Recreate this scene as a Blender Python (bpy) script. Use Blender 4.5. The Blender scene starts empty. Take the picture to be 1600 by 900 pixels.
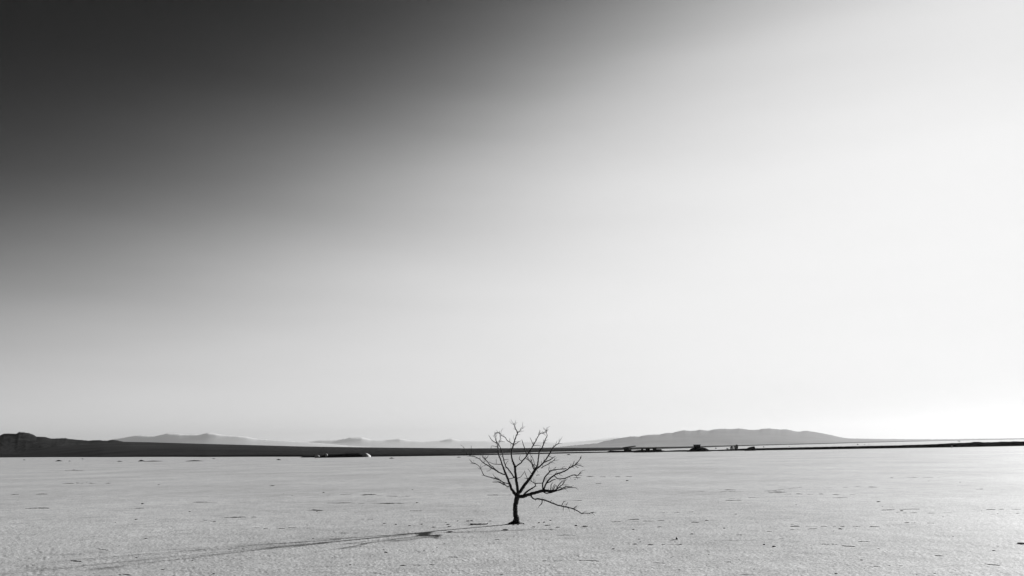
import bpy, bmesh, math, random
import numpy as np
from mathutils import Vector, Matrix

sc = bpy.context.scene
rnd = random.Random(7)

# ------------------------------------------------------------------ camera
FPX = 1256.0            # focal length in pixels of the 1600 px wide photograph
ROLL = 0.01625
PITCH = math.atan(249 / FPX)
H = 2.4                 # eye height above the salt
F = Vector((0, math.cos(PITCH), math.sin(PITCH)))
R0 = Vector((1, 0, 0))
U0 = R0.cross(F)
UP = U0 * math.cos(ROLL) + R0 * math.sin(ROLL)
RT = R0 * math.cos(ROLL) - U0 * math.sin(ROLL)
CAM = Vector((0, 0, H))
cam = bpy.data.cameras.new('camera')
cam.sensor_width = 36
cam.lens = 36 * FPX / 1600
cam.clip_start = 0.2
cam.clip_end = 150000
cob = bpy.data.objects.new('camera', cam)
sc.collection.objects.link(cob)
cob.matrix_world = Matrix(((RT.x, UP.x, -F.x, 0), (RT.y, UP.y, -F.y, 0), (RT.z, UP.z, -F.z, H), (0, 0, 0, 1)))
sc.camera = cob

# ------------------------------------------------------------------ sky, sun, exposure
SUN_AZ, SUN_EL = math.radians(50.5), math.radians(12.8)
SUN = Vector((math.sin(SUN_AZ) * math.cos(SUN_EL), math.cos(SUN_AZ) * math.cos(SUN_EL), math.sin(SUN_EL)))
SKY_K = (0.415, -0.386, 0.763, -13.168, -16.645, 21.351)     # black-and-white film response with a red, polarising filter
SKY_MAX = 0.265
w = bpy.data.worlds.new('World')
sc.world = w
w.use_nodes = True
nt = w.node_tree
bg = nt.nodes['Background']


def nmath(t, op, a, b=None, clamp=False):
    n = t.nodes.new('ShaderNodeMath')
    n.operation = op
    n.use_clamp = clamp
    for i, v in enumerate((a, b)):
        if v is None:
            continue
        if isinstance(v, (int, float)):
            n.inputs[i].default_value = v
        else:
            t.links.new(v, n.inputs[i])
    return n.outputs[0]


sky = nt.nodes.new('ShaderNodeTexSky')
sky.sky_type = 'NISHITA'
sky.sun_disc = False
sky.sun_elevation = SUN_EL
sky.sun_rotation = SUN_AZ
sky.dust_density = 3
tc = nt.nodes.new('ShaderNodeTexCoord')
dotn = nt.nodes.new('ShaderNodeVectorMath')
dotn.operation = 'DOT_PRODUCT'
nrm = nt.nodes.new('ShaderNodeVectorMath')
nrm.operation = 'NORMALIZE'
nt.links.new(tc.outputs['Generated'], nrm.inputs[0])
nt.links.new(nrm.outputs[0], dotn.inputs[0])
dotn.inputs[1].default_value = SUN
sxyz = nt.nodes.new('ShaderNodeSeparateXYZ')
nt.links.new(nrm.outputs[0], sxyz.inputs[0])
srgb = nt.nodes.new('ShaderNodeSeparateColor')
nt.links.new(sky.outputs[0], srgb.inputs[0])
red = nmath(nt, 'MULTIPLY', srgb.outputs[0], 0.1)
lnr = nmath(nt, 'LOGARITHM', nmath(nt, 'MAXIMUM', red, 0.01), math.e)
ct = dotn.outputs['Value']
z = nmath(nt, 'MAXIMUM', sxyz.outputs[2], 0.0)
k = SKY_K
e = nmath(nt, 'ADD', nmath(nt, 'MULTIPLY', lnr, k[1]), k[0])
e = nmath(nt, 'ADD', e, nmath(nt, 'MULTIPLY', ct, k[2]))
e = nmath(nt, 'ADD', e, nmath(nt, 'MULTIPLY', z, k[3]))
e = nmath(nt, 'ADD', e, nmath(nt, 'MULTIPLY', nmath(nt, 'MULTIPLY', z, z), k[4]))
e = nmath(nt, 'ADD', e, nmath(nt, 'MULTIPLY', nmath(nt, 'MULTIPLY', ct, z), k[5]))
vm = nt.nodes.new('ShaderNodeMapping')            # a thin uneven veil of high haze, drawn out along the wind
vm.inputs['Rotation'].default_value = (0.0, 0.22, 0.5)
vm.inputs['Scale'].default_value = (1.1, 1.1, 7.0)
nt.links.new(nrm.outputs[0], vm.inputs['Vector'])
vn = nt.nodes.new('ShaderNodeTexNoise')
vn.inputs['Scale'].default_value = 1.3
vn.inputs['Detail'].default_value = 4
nt.links.new(vm.outputs[0], vn.inputs['Vector'])
veil = nmath(nt, 'MULTIPLY', nmath(nt, 'SUBTRACT', vn.outputs[0], 0.5), 0.75)
e = nmath(nt, 'ADD', e, veil)
e = nmath(nt, 'MINIMUM', nmath(nt, 'MAXIMUM', e, -6.0), 6.0)
ex = nmath(nt, 'EXPONENT', e)
val = nmath(nt, 'MULTIPLY', nmath(nt, 'DIVIDE', ex, nmath(nt, 'ADD', ex, 1.0)), SKY_MAX / 0.1)
comb = nt.nodes.new('ShaderNodeCombineColor')
for i in range(3):
    nt.links.new(val, comb.inputs[i])
nt.links.new(comb.outputs[0], bg.inputs[0])
bg.inputs[1].default_value = 0.1

sl = bpy.data.lights.new('sun', 'SUN')
sl.energy = 5.0
sl.angle = math.radians(0.5)
sl.color = (1, 1, 1)
so = bpy.data.objects.new('sun', sl)
sc.collection.objects.link(so)
so.rotation_euler = SUN.to_track_quat('Z', 'Y').to_euler()

sc.view_settings.view_transform = 'Standard'
sc.view_settings.look = 'None'
sc.view_settings.exposure = 2.0
sc.view_settings.gamma = 1.0
sc.view_settings.use_curve_mapping = False
sc.cycles.use_denoising = True
sc.cycles.use_adaptive_sampling = False
sc.cycles.sample_clamp_indirect = 3.0
HAZE_DENSITY = 3.4e-5
HAZE_ANISO = 0.38


# ------------------------------------------------------------------ helpers
def horizon(px):
    return 699 - ROLL * (px - 800)


def ray(px, py):
    return F + RT * ((px - 800) / FPX) + UP * ((450 - py) / FPX)


def ground(px, py, zz=0.0):
    d = ray(px, py)
    return CAM + d * ((zz - H) / d.z)


def at(px, py, Y):
    d = ray(px, py)
    return CAM + d * (Y / d.y)


def interp(pts, x):
    return float(np.interp(x, [p[0] for p in pts], [p[1] for p in pts]))


DIP = [(700, 0), (850, 2), (950, 3), (1080, 3), (1200, 2), (1350, 0.8), (1500, 0)]   # the basin floor falls away a little here


def gz(x, Y):
    if Y < 450:
        return 0.0
    return -interp(DIP, 800 + FPX * x / Y) / FPX * (Y - 450)


_r = np.random.RandomState(3)
_perm = _r.permutation(4096)
_ga = _r.rand(4096) * 2 * np.pi
_gx, _gy = np.cos(_ga), np.sin(_ga)


def perlin(x, y):
    x = np.asarray(x, float)
    y = np.asarray(y, float)
    xi = np.floor(x).astype(np.int64)
    yi = np.floor(y).astype(np.int64)
    xf, yf = x - xi, y - yi
    u = xf * xf * xf * (xf * (xf * 6 - 15) + 10)
    v = yf * yf * yf * (yf * (yf * 6 - 15) + 10)

    def g(ix, iy, dx, dy):
        h = _perm[(_perm[ix & 4095] + iy) & 4095]
        return _gx[h] * dx + _gy[h] * dy
    a = g(xi, yi, xf, yf)
    b = g(xi + 1, yi, xf - 1, yf)
    c = g(xi, yi + 1, xf, yf - 1)
    d = g(xi + 1, yi + 1, xf - 1, yf - 1)
    return (a + (b - a) * u) * (1 - v) + (c + (d - c) * u) * v


def fbm(x, y, o=4):
    s, a = 0, 1.0
    for i in range(o):
        s = s + a * perlin(np.asarray(x) * 2 ** i + 17.3 * i, np.asarray(y) * 2 ** i + 5.1 * i)
        a *= 0.5
    return s


def mesh_obj(name, verts, faces, mat, parent=None, smooth=True):
    me = bpy.data.meshes.new(name)
    me.from_pydata([tuple(v) for v in verts], [], faces)
    me.update()
    if smooth:
        me.polygons.foreach_set('use_smooth', [True] * len(me.polygons))
    if mat:
        me.materials.append(mat)
    o = bpy.data.objects.new(name, me)
    sc.collection.objects.link(o)
    if parent:
        o.parent = parent
        o.matrix_parent_inverse = parent.matrix_world.inverted()
    return o


def tag(o, label=None, cat=None, group=None, kind=None):
    if label:
        o['label'] = label
    if cat:
        o['category'] = cat
    if group:
        o['group'] = group
    if kind:
        o['kind'] = kind
    return o


def empty(name, loc, label, cat, group=None):
    o = bpy.data.objects.new(name, None)
    o.empty_display_size = 0.2
    o.location = loc
    sc.collection.objects.link(o)
    bpy.context.view_layer.update()
    return tag(o, label, cat, group)


def recenter(o, p):
    """move the object's origin to world point p without moving its mesh"""
    o.data.transform(Matrix.Translation(-Vector(p)))
    o.location = p
    return o


def grey(name, lo, hi, rough, scale=1.0, bump=0.0, bscale=20.0, spec=0.3):
    m = bpy.data.materials.new(name)
    m.use_nodes = True
    t = m.node_tree
    b = t.nodes['Principled BSDF']
    b.inputs['Roughness'].default_value = rough
    b.inputs['Specular IOR Level'].default_value = spec
    c = t.nodes.new('ShaderNodeTexCoord')
    n = t.nodes.new('ShaderNodeTexNoise')
    n.inputs['Scale'].default_value = scale
    n.inputs['Detail'].default_value = 6
    t.links.new(c.outputs['Object'], n.inputs['Vector'])
    mr = t.nodes.new('ShaderNodeMapRange')
    mr.inputs[1].default_value = 0.3
    mr.inputs[2].default_value = 0.7
    mr.inputs[3].default_value = lo
    mr.inputs[4].default_value = hi
    t.links.new(n.outputs[0], mr.inputs[0])
    t.links.new(mr.outputs[0], b.inputs['Base Color'])
    if bump:
        n2 = t.nodes.new('ShaderNodeTexNoise')
        n2.inputs['Scale'].default_value = bscale
        n2.inputs['Detail'].default_value = 5
        t.links.new(c.outputs['Object'], n2.inputs['Vector'])
        bp = t.nodes.new('ShaderNodeBump')
        bp.inputs['Strength'].default_value = bump
        bp.inputs['Distance'].default_value = 1.0 / bscale
        t.links.new(n2.outputs[0], bp.inputs['Height'])
        t.links.new(bp.outputs[0], b.inputs['Normal'])
    return m


M_BARK = grey('bark', 0.012, 0.03, 0.85, 12, 0.6, 40, 0.1)
M_EARTH = grey('dark_earth', 0.008, 0.02, 0.95, 1.2, 0.4, 3, 0.0)
M_BLOCK = grey('dark_block', 0.008, 0.018, 0.9, 3, 0, 1, 0.0)
M_SHRUB = grey('dry_shrub', 0.012, 0.03, 0.9, 5, 0, 1, 0.0)
M_CLOD = grey('salt_clod', 0.04, 0.12, 0.95, 30, 0.5, 60, 0.0)
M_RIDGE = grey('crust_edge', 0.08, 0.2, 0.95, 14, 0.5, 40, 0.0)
M_PALE = grey('pale_stone', 0.26, 0.36, 0.9, 3, 0.3, 6, 0.0)
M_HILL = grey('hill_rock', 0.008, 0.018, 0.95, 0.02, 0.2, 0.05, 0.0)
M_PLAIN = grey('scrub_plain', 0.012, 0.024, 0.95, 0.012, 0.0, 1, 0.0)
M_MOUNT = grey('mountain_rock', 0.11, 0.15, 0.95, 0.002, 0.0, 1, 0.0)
M_FAR = grey('haze_paled_mountain_rock', 0.46, 0.52, 0.95, 0.002, 0.0, 1, 0.0)  # far ranges: haze fade painted in as a paler base colour


def salt_material():
    m = bpy.data.materials.new('salt_crust')
    m.use_nodes = True
    t = m.node_tree
    b = t.nodes['Principled BSDF']
    b.inputs['Roughness'].default_value = 0.7
    b.inputs['Specular IOR Level'].default_value = 0.06
    c = t.nodes.new('ShaderNodeTexCoord')

    def noise(scale, detail=6, rough=0.55):
        n = t.nodes.new('ShaderNodeTexNoise')
        n.inputs['Scale'].default_value = scale
        n.inputs['Detail'].default_value = detail
        n.inputs['Roughness'].default_value = rough
        t.links.new(c.outputs['Object'], n.inputs['Vector'])
        return n.outputs[0]

    def rng(v, a, bb, lo, hi):
        mr = t.nodes.new('ShaderNodeMapRange')
        for i, q in enumerate((a, bb, lo, hi)):
            mr.inputs[i + 1].default_value = q
        t.links.new(v, mr.inputs[0])
        return mr.outputs[0]
    big = rng(noise(0.09, 6, 0.6), 0.32, 0.68, 0.82, 1.10)
    mid = rng(noise(1.1, 6, 0.65), 0.32, 0.68, 0.86, 1.10)
    fine = rng(noise(24, 4, 0.8), 0.36, 0.64, 0.5, 1.36)
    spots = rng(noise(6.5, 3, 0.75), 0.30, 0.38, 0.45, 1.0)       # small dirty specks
    mp = t.nodes.new('ShaderNodeMapping')                          # thin streaks: shade of low crust ridges painted into the colour
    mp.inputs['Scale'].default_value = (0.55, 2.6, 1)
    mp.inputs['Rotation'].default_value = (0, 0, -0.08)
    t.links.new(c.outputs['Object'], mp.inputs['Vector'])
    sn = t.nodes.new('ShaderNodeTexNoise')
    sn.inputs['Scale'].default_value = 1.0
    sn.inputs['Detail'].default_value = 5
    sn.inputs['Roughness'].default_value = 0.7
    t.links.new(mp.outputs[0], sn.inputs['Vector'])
    shade_streak = rng(sn.outputs[0], 0.32, 0.42, 0.68, 1.0)
    spots = nmath(t, 'MULTIPLY', spots, shade_streak)
    grit = rng(noise(11, 3, 0.85), 0.36, 0.64, 0.62, 1.26)
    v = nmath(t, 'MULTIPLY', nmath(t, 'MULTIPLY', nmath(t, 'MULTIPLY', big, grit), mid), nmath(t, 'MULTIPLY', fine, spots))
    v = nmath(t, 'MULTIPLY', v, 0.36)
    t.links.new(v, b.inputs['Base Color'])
    b1 = t.nodes.new('ShaderNodeBump')
    b1.inputs['Strength'].default_value = 0.3
    b1.inputs['Distance'].default_value = 0.02
    t.links.new(noise(14, 6, 0.65), b1.inputs['Height'])
    t.links.new(b1.outputs[0], b.inputs['Normal'])
    return m


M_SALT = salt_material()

# ------------------------------------------------------------------ ground
RMAX = 31000.0


def relief(x, y):
    r = np.hypot(x, y)
    fade = np.clip(1 - r / 260, 0, 1) * (0.45 + 0.55 * np.clip((70 - r) / 50, 0, 1))
    h = 0.022 * perlin(x / 4.7, y / 4.7) + 0.010 * perlin(x / 1.6 + 9, y / 1.6)
    h = h + 0.006 * fbm(x / 0.6, y / 0.6 + 4, 3)
    return h * fade


def build_ground():
    azs = list(np.radians(np.linspace(-40, 40, 1000)))
    azs += list(np.radians(np.arange(44, 318, 4.0)))
    az = np.array(azs)
    rr = [0.5, 1.5, 3, 5, 6.5, 8]
    r = 8.0
    while r < 120:
        r += max(0.03, r * r / 4200)
        rr.append(r)
    while r < 450:
        r *= 1.05
        rr.append(r)
    while r < RMAX:
        r *= 1.12
        rr.append(min(r, RMAX))
    rr = np.array(rr)
    A, Rr = np.meshgrid(az, rr)
    X, Y = Rr * np.sin(A), Rr * np.cos(A)
    Z = relief(X, Y)
    grit = np.random.RandomState(11).randn(*X.shape)         # loose grains and flakes of the crust
    soft = perlin(X / 0.9 + 50, Y / 0.9)                      # patches where they lie thicker
    Z += 0.0019 * np.clip(0.9 + 1.3 * soft, 0.3, 2) * grit * np.clip((75 - Rr) / 50, 0, 1)
    far = np.argwhere((Rr > 450) & (Y > 300))
    for i, j in far:
        Z[i, j] += gz(X[i, j], Y[i, j])
    nr, na = len(rr), len(az)
    co = np.stack([X, Y, Z], -1).reshape(-1, 3)
    co = np.vstack([co, [[0, 0, 0]]])
    ii, jj = np.meshgrid(np.arange(nr - 1), np.arange(na), indexing='ij')
    j2 = (jj + 1) % na
    quads = np.stack([ii * na + jj, ii * na + j2, (ii + 1) * na + j2, (ii + 1) * na + jj], -1).reshape(-1, 4)
    quads = quads[:, ::-1]
    c = len(co) - 1
    tris = np.stack([np.full(na, c), (np.arange(na) + 1) % na, np.arange(na)], -1)
    me = bpy.data.meshes.new('salt_flat')
    nq, nt_ = len(quads), len(tris)
    me.vertices.add(len(co))
    me.vertices.foreach_set('co', co.astype(np.float32).ravel())
    me.loops.add(nq * 4 + nt_ * 3)
    me.loops.foreach_set('vertex_index', np.concatenate([quads.ravel(), tris.ravel()]).astype(np.int32))
    me.polygons.add(nq + nt_)
    me.polygons.foreach_set('loop_start', np.concatenate([np.arange(nq) * 4, nq * 4 + np.arange(nt_) * 3]).astype(np.int32))
    me.polygons.foreach_set('use_smooth', np.ones(nq + nt_, bool))
    me.update(calc_edges=True)
    me.validate()
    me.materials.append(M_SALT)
    o = bpy.data.objects.new('salt_flat', me)
    sc.collection.objects.link(o)
    tag(o, kind='structure')


build_ground()


def gh(x, y):
    return float(relief(np.array([x]), np.array([y]))[0])


# ------------------------------------------------------------------ hills and plain
def terrain_ridge(name, crest, Yc, front, mat, step=4, rows=14, rough=0.25, back=0.4, wl=0.12, jag=0.0, x0=-300, x1=1900):
    """a land form: its crest follows real points at distance Yc(px), its foot lies at distance front(px)"""
    pxs = np.arange(x0, x1 + step, step)
    V, Fc = [], []
    tl = [0, 0.0015] + [i / (rows - 1) for i in range(1, rows)]
    nrow = rows + 5
    for px in pxs:
        yc = Yc(px)
        yf = front(px)
        P = at(px, interp(crest, px), yc)
        ws = [interp(crest, px + d) for d in range(-60, 61, 12)]
        hs = at(px, sum(ws) / len(ws), yc).z - gz(P.x, yc)
        jz = -jag * float(fbm(px * 0.17, yc * 0.37, 4)) * yc / FPX
        kx = P.x / P.y
        for i in range(nrow):
            if i <= rows:
                t = tl[i]
                Y = yf + (yc - yf) * t
                prof = t ** 1.25
            else:
                t = 1 + (i - rows) / 4 * back
                Y = yc + (yc - yf) * (t - 1)
                prof = max(0, 1 - ((t - 1) / back) ** 1.1)
            x = kx * Y
            base = gz(x, Y) + (-0.3 if (i == 0 or i == nrow - 1) else 0.12)
            h = P.z - gz(P.x, yc)
            if i <= rows:
                t0 = min(t, 1)
                n = float(fbm(x / (wl * yc), Y / (wl * yc * 0.8), 5)) * rough * 4 * t0 * (1 - t0)
                prof = max(0.0, prof + n * prof ** 0.5)
                if i < rows:
                    prof = min(prof, 0.985 * (0.25 + 0.75 * t ** 0.9))
            hm = h if i > rows else hs + (h - hs) * t ** 5        # gullies and spurs die out down the slope
            V.append((x, Y, base + max(0.0, min(hm, h / max(prof, 0.3) * 0.98 if i < rows else hm)) * prof + jz * prof ** 5))
    for a in range(len(pxs) - 1):
        for i in range(nrow - 1):
            p = a * nrow + i
            Fc.append((p, p + nrow, p + nrow + 1, p + 1))
    o = mesh_obj(name, V, Fc, mat)
    tag(o, kind='structure')
    return o


right_crest = [(-300, 712), (700, 704), (800, 701), (870, 698.8), (880, 697.5), (905, 695), (935, 692.3), (945, 689), (952, 688.4), (960, 686), (973, 684), (985, 682), (1000, 682), (1010, 679.6), (1022, 679), (1030, 679), (1040, 676.6), (1050, 676.3), (1068, 672.2), (1080, 673.2), (1088, 672.6), (1095, 671.3), (1105, 673), (1120, 670.3), (1135, 669.8), (1142, 670.4), (1155, 669.3), (1164, 670.4), (1170, 671.7), (1185, 671.3), (1195, 669.4), (1204, 669.6), (1210, 670.2), (1220, 671.2), (1230, 670.6), (1238, 672.7), (1245, 674.5), (1260, 673), (1270, 674.3), (1285, 677), (1300, 680), (1315, 683.4), (1325, 685), (1360, 685.6), (1400, 686), (1460, 686.3), (1520, 685.6), (1600, 684.3), (1900, 680)]
left_crest = [(-300, 694), (0, 693), (120, 690.5), (170, 687), (190, 684.5), (210, 681), (220, 680), (232, 680.4), (245, 681), (262, 677.2), (275, 677.3), (290, 678.6), (305, 678.4), (312, 679.2), (325, 676.4), (335, 677.2), (350, 680), (370, 681), (385, 682.5), (400, 685.5), (420, 687), (450, 689), (480, 691), (540, 696), (600, 700), (660, 704)]
faint_crest = [(300, 700), (430, 691), (480, 690.4), (500, 688), (530, 687), (550, 683.5), (565, 683), (580, 687), (600, 688), (615, 686), (625, 685), (640, 688), (665, 690), (690, 688), (705, 685), (720, 688), (760, 689), (800, 691), (850, 690), (880, 692), (920, 688), (950, 685), (968, 683), (985, 686), (1010, 690), (1060, 695), (1120, 700)]
hill_crest = [(-300, 690), (-120, 684), (-40, 682), (0, 680.5), (6, 677.6), (14, 677.4), (25, 678), (30, 674.9), (38, 675.8), (47, 677.3), (52, 679), (57, 682.3), (70, 682.8), (80, 685.3), (92, 685), (103, 684.6), (107, 685.8), (120, 687), (140, 688.6), (150, 687.6), (158, 688.2), (168, 689), (175, 687.2), (184, 688.2), (195, 690.8), (215, 692.5), (260, 697), (310, 703)]
shore = [(-300, 1400), (0, 1116), (160, 655), (320, 437), (470, 338), (700, 300), (870, 395), (950, 407), (1080, 665), (1200, 1900), (1300, 2600), (1400, 4500), (1600, 9000), (1900, 9500)]
plain_crest = [(-300, 702), (0, 697), (150, 690.5), (190, 690.2), (230, 691), (300, 693), (470, 697.6), (600, 699.4), (735, 700.6), (850, 699.9), (960, 699.3), (1060, 698), (1120, 696.4), (1180, 695), (1300, 692.2), (1400, 689.7), (1500, 687.6), (1600, 686), (1900, 681)]
plain_far = [(-300, 1900), (0, 1650), (200, 1500), (470, 1700), (735, 2300), (900, 3200), (1200, 4200), (1400, 6500), (1600, 10000), (1900, 10500)]
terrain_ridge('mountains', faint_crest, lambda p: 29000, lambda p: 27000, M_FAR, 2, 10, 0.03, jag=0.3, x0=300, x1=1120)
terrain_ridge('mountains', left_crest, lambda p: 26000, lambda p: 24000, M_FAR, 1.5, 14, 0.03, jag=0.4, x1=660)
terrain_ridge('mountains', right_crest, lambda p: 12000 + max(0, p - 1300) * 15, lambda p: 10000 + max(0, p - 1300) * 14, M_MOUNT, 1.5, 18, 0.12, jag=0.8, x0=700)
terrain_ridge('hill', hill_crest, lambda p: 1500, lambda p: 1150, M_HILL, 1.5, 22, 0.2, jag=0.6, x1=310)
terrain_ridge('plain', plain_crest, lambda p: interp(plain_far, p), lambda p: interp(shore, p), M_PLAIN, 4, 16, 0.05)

# ------------------------------------------------------------------ embankment
EY = 275.0
PXM = EY / FPX          # metres per photograph pixel on the embankment
emb_bot = [(470, 714.9), (520, 714.4), (600, 713.4), (735, 711.7), (880, 708.6), (950, 707.2), (1040, 706.1), (1200, 703.5), (1300, 702), (1400, 700.4), (1500, 698.7), (1600, 696.7), (2100, 688.5)]
emb_top = [(470, 714.1), (476, 713.1), (490, 712.6), (520, 712.3), (600, 711.9), (735, 710.0), (850, 707.6), (880, 706.9), (948, 706), (953, 704.5), (1036, 704.0), (1040, 704.6), (1060, 703.6), (1120, 703.3), (1160, 701.3), (1200, 700.3), (1300, 698.2), (1400, 696.2), (1450, 694.7), (1500, 692.3), (1517, 691.8), (1523, 690.6), (1530, 690.5), (1536, 691.5), (1560, 690.9), (1566, 690.1), (1574, 690.3), (1600, 689.9), (2100, 681)]


def build_embankment():
    V, Fc = [], []
    pxs = np.arange(470, 2100, 1.0)
    prof = [(0, 0), (0.25, 0.45), (0.55, 0.82), (1.0, 1.0), (1.8, 0.97), (2.6, 0.6), (3.4, 0.0)]
    for q in pxs:
        g = ground(q, interp(emb_bot, q))
        top = at(q, interp(emb_top, q) - 0.35 * min(1, max(0, (q - 500) / 400)), g.y + 1.3)
        hh = max(0.05, top.z)
        kx = g.x / g.y
        for i, (d, f) in enumerate(prof):
            n = 0.12 * float(fbm(q * 0.11 + i * 3.3, i * 1.7, 3))
            y = g.y + d * 1.3 + n * 1.2
            zz = hh * f * (1 + (n * 0.7 if 0 < i < 6 else 0)) - (0.12 if i in (0, 6) else 0)
            V.append((kx * y, y, zz))
    m = len(prof)
    for a in range(len(pxs) - 1):
        for i in range(m - 1):
            p = a * m + i
            Fc.append((p, p + m, p + m + 1, p + 1))
    o = mesh_obj('embankment', V, Fc, M_EARTH)
    tag(o, kind='structure')


build_embankment()


def heap(name, outline, Y, depth, mat, label, cat, group=None, base=None, seed=0, n=60):
    """a lump of earth or stone whose ridge line passes through the given points; round or wedge-like in plan"""
    a, b = outline[0][0], outline[-1][0]
    V, Fc = [], []
    rows = 9
    for i in range(n + 1):
        q = a + (b - a) * i / n
        top = at(q, interp(outline, q), Y)
        zb = base if base is not None else 0.0
        hh = max(0.0, top.z - zb)
        kx = top.x / Y
        wdt = depth * (0.35 + 0.65 * math.sin(math.pi * min(1, max(0, i / n))) ** 0.5)
        for r in range(rows):
            t = r / (rows - 1) * 2 - 1
            y = Y + wdt * t
            f = math.sqrt(max(0, 1 - abs(t) ** 1.8))
            nz = 1 + 0.22 * float(fbm(i * 0.21 + seed * 7, r * 0.7 + seed, 3)) * (1 - abs(1 - abs(t)) if r != rows // 2 else 0)
            V.append((kx * y, y, zb + hh * f * nz - (0.05 if f == 0 else 0)))
    for i in range(n):
        for r in range(rows - 1):
            p = i * rows + r
            Fc.append((p, p + rows, p + rows + 1, p + 1))
    o = mesh_obj(name, V, Fc, mat)
    recenter(o, at((a + b) / 2, interp(outline, (a + b) / 2), Y) * Vector((1, 1, 0)).length * 0 + Vector((at((a + b) / 2, 700, Y).x, Y, base or 0.0)))
    return tag(o, label, cat, group)


def box(name, pxa, pxb, ytop, ybot, Y, depth, mat, parent=None, tilt=0.0, jitter=0.0):
    """an upright box seen between pixel columns pxa..pxb; bevelled"""
    A, B = at(pxa, ybot, Y), at(pxb, ybot, Y)
    zt = at((pxa + pxb) / 2, ytop, Y).z
    zb = at((pxa + pxb) / 2, ybot, Y).z
    bm = bmesh.new()
    bmesh.ops.create_cube(bm, size=1.0)
    wd = (B.x - A.x)
    bmesh.ops.scale(bm, vec=(wd, depth, zt - zb), verts=bm.verts)
    bmesh.ops.bevel(bm, geom=list(bm.edges), offset=min(0.06, wd * 0.06), segments=2, affect='EDGES')
    if tilt:
        bmesh.ops.rotate(bm, cent=(0, 0, 0), matrix=Matrix.Rotation(tilt, 3, 'Y'), verts=bm.verts)
    if jitter:
        for v in bm.verts:
            v.co += Vector((rnd.uniform(-1, 1), rnd.uniform(-1, 1), rnd.uniform(-1, 1))) * jitter
    me = bpy.data.meshes.new(name)
    bm.to_mesh(me)
    bm.free()
    me.materials.append(mat)
    o = bpy.data.objects.new(name, me)
    sc.collection.objects.link(o)
    o.location = ((A.x + B.x) / 2, Y, (zt + zb) / 2)
    if parent:
        bpy.context.view_layer.update()
        o.parent = parent
        o.matrix_parent_inverse = parent.matrix_world.inverted()
    return o


def emb_z(px, Y=EY + 2.0):
    return at(px, interp(emb_top, px), Y).z


YB = EY + 2.2
# lean-to with slanted roof
root = empty('lean_to', Vector((at(981, 700, YB).x, YB, emb_z(981))), 'dark open lean-to with a slanted roof plate overhanging to the right', 'shelter')
box('wall', 975.3, 982.2, 700.2, 705.2, YB, 1.6, M_BLOCK, root)
box('post', 985.6, 986.6, 700.0, 705.2, YB - 0.6, 0.2, M_BLOCK, root)
box('post', 985.6, 986.6, 700.0, 705.2, YB + 0.6, 0.2, M_BLOCK, root)
box('bench', 982.4, 985.4, 702.6, 705.2, YB, 1.2, M_BLOCK, root)
box('beam', 975.5, 987.0, 699.9, 700.7, YB, 1.4, M_BLOCK, root)
box('roof', 973.2, 993.0, 697.6, 699.0, YB, 2.2, M_BLOCK, root, tilt=-math.radians(6.6) - ROLL * 0)
# squat blocks beside it
for a, b, t_, lab in ((1002.2, 1004.8, 700.4, 'narrow dark upright block right of the lean-to'), (1009.2, 1015.2, 700.1, 'square dark block between a narrow block and a longer stepped one'), (1020.2, 1025.4, 699.9, 'taller dark block at the left end of a low long slab')):
    o = box('block', a, b, t_, 705.0, YB, 1.2, M_BLOCK, jitter=0.03)
    tag(o, lab, 'block', 'blocks beside the lean-to')
o = box('slab', 1025.8, 1033.6, 701.9, 705.0, YB, 1.4, M_BLOCK, jitter=0.03)
tag(o, 'low long dark slab at the right end of the blocks', 'slab')
heap('earth_bank', [(990, 705.0), (993, 703.6), (999, 703.0), (1006, 702.8), (1012, 703.2), (1018, 702.8), (1030, 703.2), (1036, 704.8)], YB + 0.3, 2.0, M_EARTH, 'low dark earth bank under the squat blocks', 'bank', base=0.1, seed=2)
# hut on its mound
heap('earth_mound', [(1073, 704.4), (1077, 703.2), (1079, 701.2), (1082, 700.1), (1086, 699.7), (1094, 699.4), (1098, 699.3), (1102, 699.8), (1105, 701.2), (1108, 703), (1111, 704)], YB, 3.0, M_EARTH, 'rounded dark earth mound carrying a square hut', 'mound', base=0.05, seed=4)
root = empty('hut', Vector((at(1089, 700, YB).x, YB, at(1089, 699.8, YB).z)), 'small square dark hut on top of the earth mound', 'hut')
box('wall', 1084.7, 1093.6, 695.3, 700.6, YB, 1.7, M_BLOCK, root)
box('roof', 1084.1, 1094.3, 694.6, 695.6, YB, 2.0, M_BLOCK, root)
box('window', 1086.4, 1088.4, 696.2, 697.0, YB - 0.86, 0.06, grey('dusty_pane', 0.05, 0.07, 0.4), root)
box('window', 1090.4, 1092.4, 696.2, 697.0, YB - 0.86, 0.06, grey('dusty_pane', 0.05, 0.07, 0.4), root)
# wedge mound
heap('earth_mound', [(1163.5, 702.9), (1167, 700.6), (1170, 699.0), (1174, 698.0), (1178.3, 697.4), (1179.3, 697.9), (1180, 700.5), (1181, 702.5)], YB, 1.6, M_EARTH, 'dark wedge-shaped mound, sloping on its left and steep on its right', 'mound', base=0.05, seed=6)
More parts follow.
